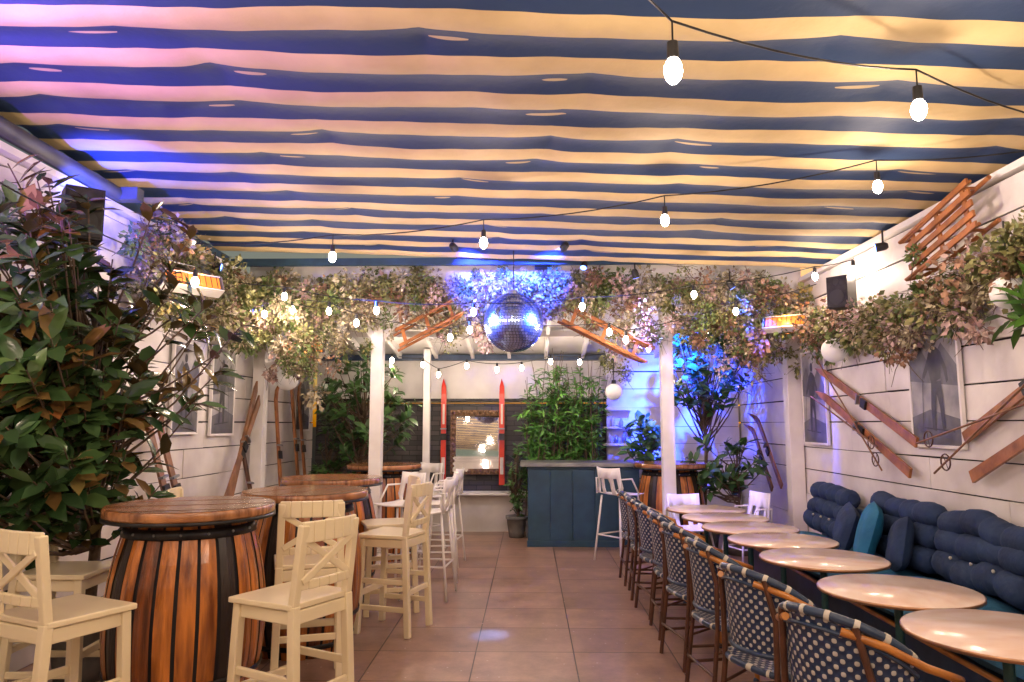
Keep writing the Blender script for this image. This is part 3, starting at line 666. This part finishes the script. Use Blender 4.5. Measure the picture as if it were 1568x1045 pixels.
for i in range(rows):
    th=math.pi*(i+.5)/rows; n=max(5,int(2*math.pi*math.sin(th)/(math.pi/rows)))
    for k in range(n):
        q=2*math.pi*k/n; N=Vector((math.sin(th)*math.cos(q),math.sin(th)*math.sin(q),math.cos(th)))
        N2=(N+Vector(ru())*.02).normalized(); t=Vector((-math.sin(q),math.cos(q),0)); t=(t-N2*t.dot(N2)).normalized(); b2=N2.cross(t); hs=rb*math.pi/rows/2*.9
        c=N*rb; m.add([c-t*hs-b2*hs,c+t*hs-b2*hs,c+t*hs+b2*hs,c-t*hs+b2*hs],[(0,1,2,3)],BALLM)
m.tube([(0,0,rb-.01),(0,0,rb+.04)],.04,STEEL,12); m.tube([(0,0,rb),(0,0,.78)],.006,IRON,6)
m.obj('mirror_disco_ball',(-.16,7.5,2.66))

# ------------------------------------------------------------------ string lights
GAIN=1.02
def point(parent,loc,e,c,r):
    l=bpy.data.lights.new('bulb_light','POINT'); l.energy=e*GAIN; l.color=c; l.shadow_soft_size=r
    o=bpy.data.objects.new('bulb_light',l); col.objects.link(o); o.location=loc; o.parent=parent
WARM=(1,.765,.585)
def string(anchors,bulbs,e,r=.034,drop=.16,every=1):
    m=MB(); pts=[Vector(a) for a in anchors]; tops=[Vector((b[0],b[1],b[2]+drop)) for b in bulbs]
    path=[pts[0]]+tops+[pts[-1]]; full=[]
    for i in range(len(path)-1):
        a,b2=path[i],path[i+1]; sg=.03*(b2-a).length
        for k in range(8): t=k/8; full.append(a.lerp(b2,t)-Vector((0,0,sg*4*t*(1-t))))
    full.append(path[-1]); m.tube(full,.005,IRON,5)
    for b2,t in zip(bulbs,tops):
        b2=Vector(b2); m.tube([t,b2+Vector((0,0,r*1.6))],.004,IRON,5); m.tube([b2+Vector((0,0,r*2.7)),b2+Vector((0,0,r*1.1))],[r*.5,r*.55],BLACK,10)
        m.ball(b2,(r*.85,r*.85,r*1.25),BULB if r>.03 else BULBS,10,8)
    o=m.obj('string_lights')
    for i,b2 in enumerate(bulbs):
        if i%every==0: point(o,(b2[0],b2[1],b2[2]-r*1.25-.025),e*every,WARM,.02)
string([(-.6,1.2,3.4),(3.15,4.0,3.3)],[(.55,2.6,2.93),(1.85,3.3,3.08)],22,.042,.2)
string([(3.15,4.2,3.25),(-3.2,6.1,3.2)],[(2.28,4.6,3.14),(.97,5,3.04),(-.34,5.3,2.96),(-1.57,5.6,2.93)],19,.036,.18)
string([(3.15,6.9,3.2),(-3.2,7.2,3.1)],[(3.05,6.7,3.04),(2.85,7.1,3.06),(1.67,7.2,2.9),(.54,7.2,2.78),(-.56,7.2,2.73),(-1.55,7.2,2.75),(-2.5,7.2,2.9)],13,.033,.1)
string([(3.1,7.7,3.1),(-3.1,7.8,3.1)],[(2.2,7.6,2.79),(1.03,7.6,2.49),(.86,7.65,2.58),(-.63,7.6,2.6),(-.84,7.6,2.52),(-1.85,7.6,2.68),(-2.15,7.6,2.81)],8,.033,.1)
string([(-2.8,9.8,2.7),(3.0,9.8,2.85)],[(-1.9,9.9,2.48),(-1.47,9.9,2.42),(-1.25,9.9,2.28),(-.86,9.9,2.4),(-.44,9.9,2.35),(-.1,9.9,2.37),(.3,9.9,2.46),(.7,9.9,2.45),(1.6,9.6,2.6),(2.4,9.6,2.78)],8,.033,.08,2)
string([(-3.2,1.6,3.45),(3.1,1.6,3.3)],[(-2.2,1.7,2.95),(-.9,2.1,3.15),(.5,1.3,2.95),(2.2,1.6,2.95)],26,.04,.15)  # unseen string added for foreground fill; one bulb makes the ceiling glare
string([(-3.2,-.3,3.45),(3.1,-.3,3.3)],[(-2.2,-.3,2.8),(-.8,-.3,2.75),(.8,-.3,2.75),(2.2,-.3,2.8)],38,.04,.15)  # unseen string behind the camera, added as warm fill light
string([(-3.25,3.0,3.2),(-3.25,6.5,3.1)],[(-2.55,2.7,2.7),(-2.6,5.45,2.7)],16,.034,.12)
string([(-3.2,7.4,2.95),(-2.3,8.0,2.9)],[(-2.85,7.6,2.78),(-2.6,7.75,2.85)],8,.033,.08)

def stage(loc,tgt,c,e,ang=50,blend=.5):
    loc=Vector(loc);d=(Vector(tgt)-loc).normalized(); m=MB()
    m.tube([-d*.12,-d*.1,-d*.02],[.02,.035,.04],BLACK,16); m.tube([-d*.021,-d*.018],.034,BLUELENS,16); m.tube([-d*.08,-d*.08+Vector((0,0,.14))],.008,IRON,6)
    o=m.obj('stage_spotlight',loc)
    l=bpy.data.lights.new('beam','SPOT'); l.energy=e; l.color=c; l.spot_size=R(ang); l.spot_blend=blend; l.shadow_soft_size=.03
    s=bpy.data.objects.new('spot_beam',l); col.objects.link(s); s.parent=o; s.location=d*.03; s.rotation_euler=d.to_track_quat('-Z','Y').to_euler()
BL=(.015,.055,1)
stage((.35,7.2,3.38),(.05,8.2,3.18),BL,1900,56,.9); stage((-.75,7.2,3.38),(-.5,8.2,3.18),(.03,.05,1),2100,56,.9)
stage((-2.95,6.75,3.1),(-.16,7.5,2.66),(.04,.12,1),14000,12,.3); stage((3.0,6.2,3.12),(-.16,7.5,2.66),(.04,.12,1),13000,10,.3)
stage((1.75,8.6,2.85),(2.5,10.9,1.7),(.008,.04,1),7500,62,.8)
stage((-3.1,4.7,2.98),(-2.95,5.4,3.5),(.04,.08,1),600,120,.8); stage((-3.0,2.6,2.7),(-1.9,4.2,3.5),(.36,.14,.9),420,110,.9)
stage((2.3,8.0,3.1),(3.15,8.1,1.8),BL,900,40); stage((1.2,7.9,3.2),(1.6,8.35,1.7),(.25,.2,1),700,40)
stage((.6,7.8,3.3),(-.3,5.7,0),(.1,.3,1),2600,5,1)  # added spot, stands in for the ball's blue reflection on the floor
stage((-2.9,8.0,3.0),(-3.3,6.9,2.4),BL,400,40)

# ------------------------------------------------------------------ foliage
random.seed(5); np.random.seed(5)
MG=[(.05,.10,.03),(.065,.13,.04),(.035,.075,.028),(.09,.15,.045),(.05,.10,.04),(.03,.075,.025),(.025,.06,.02),(.26,.10,.03)]
tips=ell(160,(-2.98,4.4,1.95),(.5,.8,1.2))+ell(90,(-2.9,3.9,2.0),(.4,.5,1.15))+ell(16,(-2.6,4.85,2.1),(.4,.35,.8))+[(-1.95,4.8,2.27),(-2.1,4.85,2.1),(-2.25,4.9,1.95),(-2.45,4.8,1.2),(-2.3,4.9,1.75),(-2.55,4.7,1.05),(-2.1,4.9,2.0),(-2.4,4.8,2.75),(-2.35,4.9,2.95),(-2.6,4.8,3.1),(-2.5,4.9,1.4),(-2.2,4.8,2.4),(-2.35,4.7,2.55)]
tips=[(max(t[0],-3.2),t[1],min(t[2],3.25)) for t in tips]
tree('magnolia_tree',(-2.85,4.75,.35),(-2.9,4.6,2.6),tips,.19,.5,9,MG,LMAG,.04,(.24,.42),-3.33)
GR=[(.04,.11,.025),(.06,.15,.04),(.03,.08,.02),(.09,.19,.05)]
tree('magnolia_tree',(-2.35,10.0,.35),(-2.3,10.0,2.3),ell(95,(-2.25,10.0,1.9),(.75,.6,.8)),.17,.5,9,GR,LGEN,.03,(.22,.4))
tree('rubber_plant',(2.3,9.7,.3),(2.35,9.7,2.6),ell(66,(2.3,9.5,2.4),(.6,.5,.65)),.17,.5,9,GR,LGEN,.03,(.22,.35))
tree('rubber_plant',(2.6,9.2,.3),(2.6,9.2,1.2),ell(30,(2.4,9.2,1.1),(.6,.4,.35)),.2,.5,8,GR,LGEN,.02,(.2,.35),3.15)
tree('rubber_plant',(1.65,10.2,.3),(1.65,10.2,1.6),ell(30,(1.6,10.1,1.4),(.3,.3,.4)),.18,.5,8,GR,LGEN,.02,(.18,.35))
tree('shrub_plant',(-.18,10.5,.2),(-.18,10.5,.9),ell(45,(-.16,10.5,.8),(.2,.3,.6)),.09,.4,9,GR,LGEN,.02,(.15,.3))
tree('shrub_plant',(-2.9,10.3,.2),(-2.9,10.3,1.2),ell(40,(-2.75,10.3,1.1),(.4,.3,.6)),.13,.45,9,GR,LGEN,.02,(.2,.4))
e=empty('bamboo_plant'); mb=MB(); P=[];D=[];Nn=[];C=[];Ls=[]
for k in range(44):
    x=random.uniform(-.05,.95);y=random.uniform(10.4,10.7); h=random.uniform(2.05,2.78)-.5*abs(x-.4)**1.2; lx=random.uniform(-.2,.2)
    cane=[(x+lx*t*t*1.2,y+.05*math.sin(t*3+k),.2+(h-.2)*t) for t in[i/8 for i in range(9)]]
    mb.tube(cane,[.009-.0007*i for i in range(9)],TWIG,5)
    for i in range(80):
        t=random.uniform(.32,1); c=np.array(cane[int(t*8)]); d=ru()*np.array((1,1,.4))+np.array((0,0,random.uniform(-.5,.5)))
        P.append(c+ru()*.05);D.append(d);Nn.append(np.array((0,-.3,1))+ru()*.5);Ls.append(random.uniform(.09,.17));C.append(np.array(random.choice([(.07,.22,.035),(.13,.31,.055),(.04,.13,.02)]))*random.uniform(.7,1.3))
mb.obj('canes',parent=e); leaves('foliage',P,D,Nn,Ls,np.array(Ls)*.24,C,LGEN,e)
pb=MB(); pb.box((.5,10.6,.12),(1.1,.35,.24),POT); pb.obj('planter',parent=e)

FAM=[[(.24,.24,.09),(.32,.31,.12),(.15,.17,.06)],[(.46,.40,.26),(.54,.48,.33),(.34,.28,.17)],[(.10,.15,.045),(.17,.23,.07)],[(.27,.15,.09),(.36,.21,.13)],[(.48,.32,.28),(.56,.42,.37)]]
def garland(name,path,n,spread,leaf=.055,per=85,sag=.15,clamp=None):
    e=empty(name); P=[];D=[];Nn=[];C=[];Ls=[];mb=MB(); path=[Vector(p) for p in path]
    seg=[(path[i+1]-path[i]).length for i in range(len(path)-1)]; T=sum(seg)
    for k in range(n):
        s=random.uniform(0,T);i=0
        while s>seg[i]: s-=seg[i]; i+=1
        c=path[i].lerp(path[i+1],s/seg[i])
        dr=random.random()**1.3; dens=noise.noise(Vector((c.x*1.1,c.y*1.1,3)))
        c=c+Vector((random.gauss(0,spread[0]),random.gauss(0,spread[1]),random.gauss(0,spread[2])-sag*dr*(1+1.3*dens)))
        r=random.uniform(.05,.14); fam=random.choices(FAM,[5,3.6,3,2,1.3])[0]; dirr=np.array((0,0,-.5))+ru()*.5
        lf=leaf*random.uniform(.5,1.25)
        for j in range(per):
            o=ru()*r*random.random()**.5; p=np.array(c)+o*np.array((1,1,1.3))
            if clamp: p[0]=min(max(p[0],clamp[0]),clamp[1])
            P.append(p);D.append(o/r+dirr*.6+ru()*.4);Nn.append(ru());Ls.append(lf*random.uniform(.5,1.3));C.append(np.array(random.choice(fam))*random.uniform(.55,1.25))
        for j in range(3):
            d=Vector(ru()); q=c+d*.22+Vector((0,0,-.06))
            if clamp: q.x=min(max(q.x,clamp[0]),clamp[1])
            mb.tube([c,c.lerp(q,.5)+Vector(ru())*.02,q],[.004,.003,.0015],TWIG,4)
    Ls=np.array(Ls); leaves('foliage',P,D,Nn,Ls,Ls*.68,C,LDRY,e,True); mb.obj('twigs',parent=e)
garland('dried_flower_garland',[(-3.2,8.15,3.22),(-1.5,8.2,3.26),(1.5,8.2,3.26),(3.0,8.15,3.15)],400,(.1,.1,.08),.055,85,.58,(-3.3,3.15))
garland('dried_flower_garland',[(-3.1,5.6,3.15),(-3.1,7.0,3.05),(-3.0,8.1,2.95)],140,(.09,.12,.12),.055,85,.5,(-3.3,3.15))
garland('dried_flower_garland',[(-2.75,7.6,2.9),(-2.55,8.1,2.4)],36,(.12,.1,.12),.055,85,.3,(-3.3,3.1))
garland('dried_flower_garland',[(3.05,8.0,2.8),(3.05,7.3,2.66),(3.05,6.6,2.52),(3.05,6.0,2.46),(3.05,5.2,2.63),(3.05,4.4,2.68),(3.05,3.6,2.64)],150,(.04,.12,.08),.055,85,.2,(-3,3.15))
garland('dried_flower_garland',[(2.3,8.2,2.8),(3.0,8.5,2.45)],30,(.1,.1,.1),.055,75,.2,(-3,3.12))
garland('dried_flower_garland',[(1.15,10.3,2.5),(1.35,10.4,2.3)],8,(.1,.1,.1),.055,70,.2,(-3,3.12))
tree('wall_fern_plant',(3.05,4.3,2.05),(3.0,4.3,2.35),[(2.92,4.35,2.42),(2.9,4.2,2.32),(2.95,4.1,2.45),(2.88,4.45,2.27)],.2,.3,9,[(.09,.22,.03),(.06,.16,.03)],LGEN,.008,None,3.18)
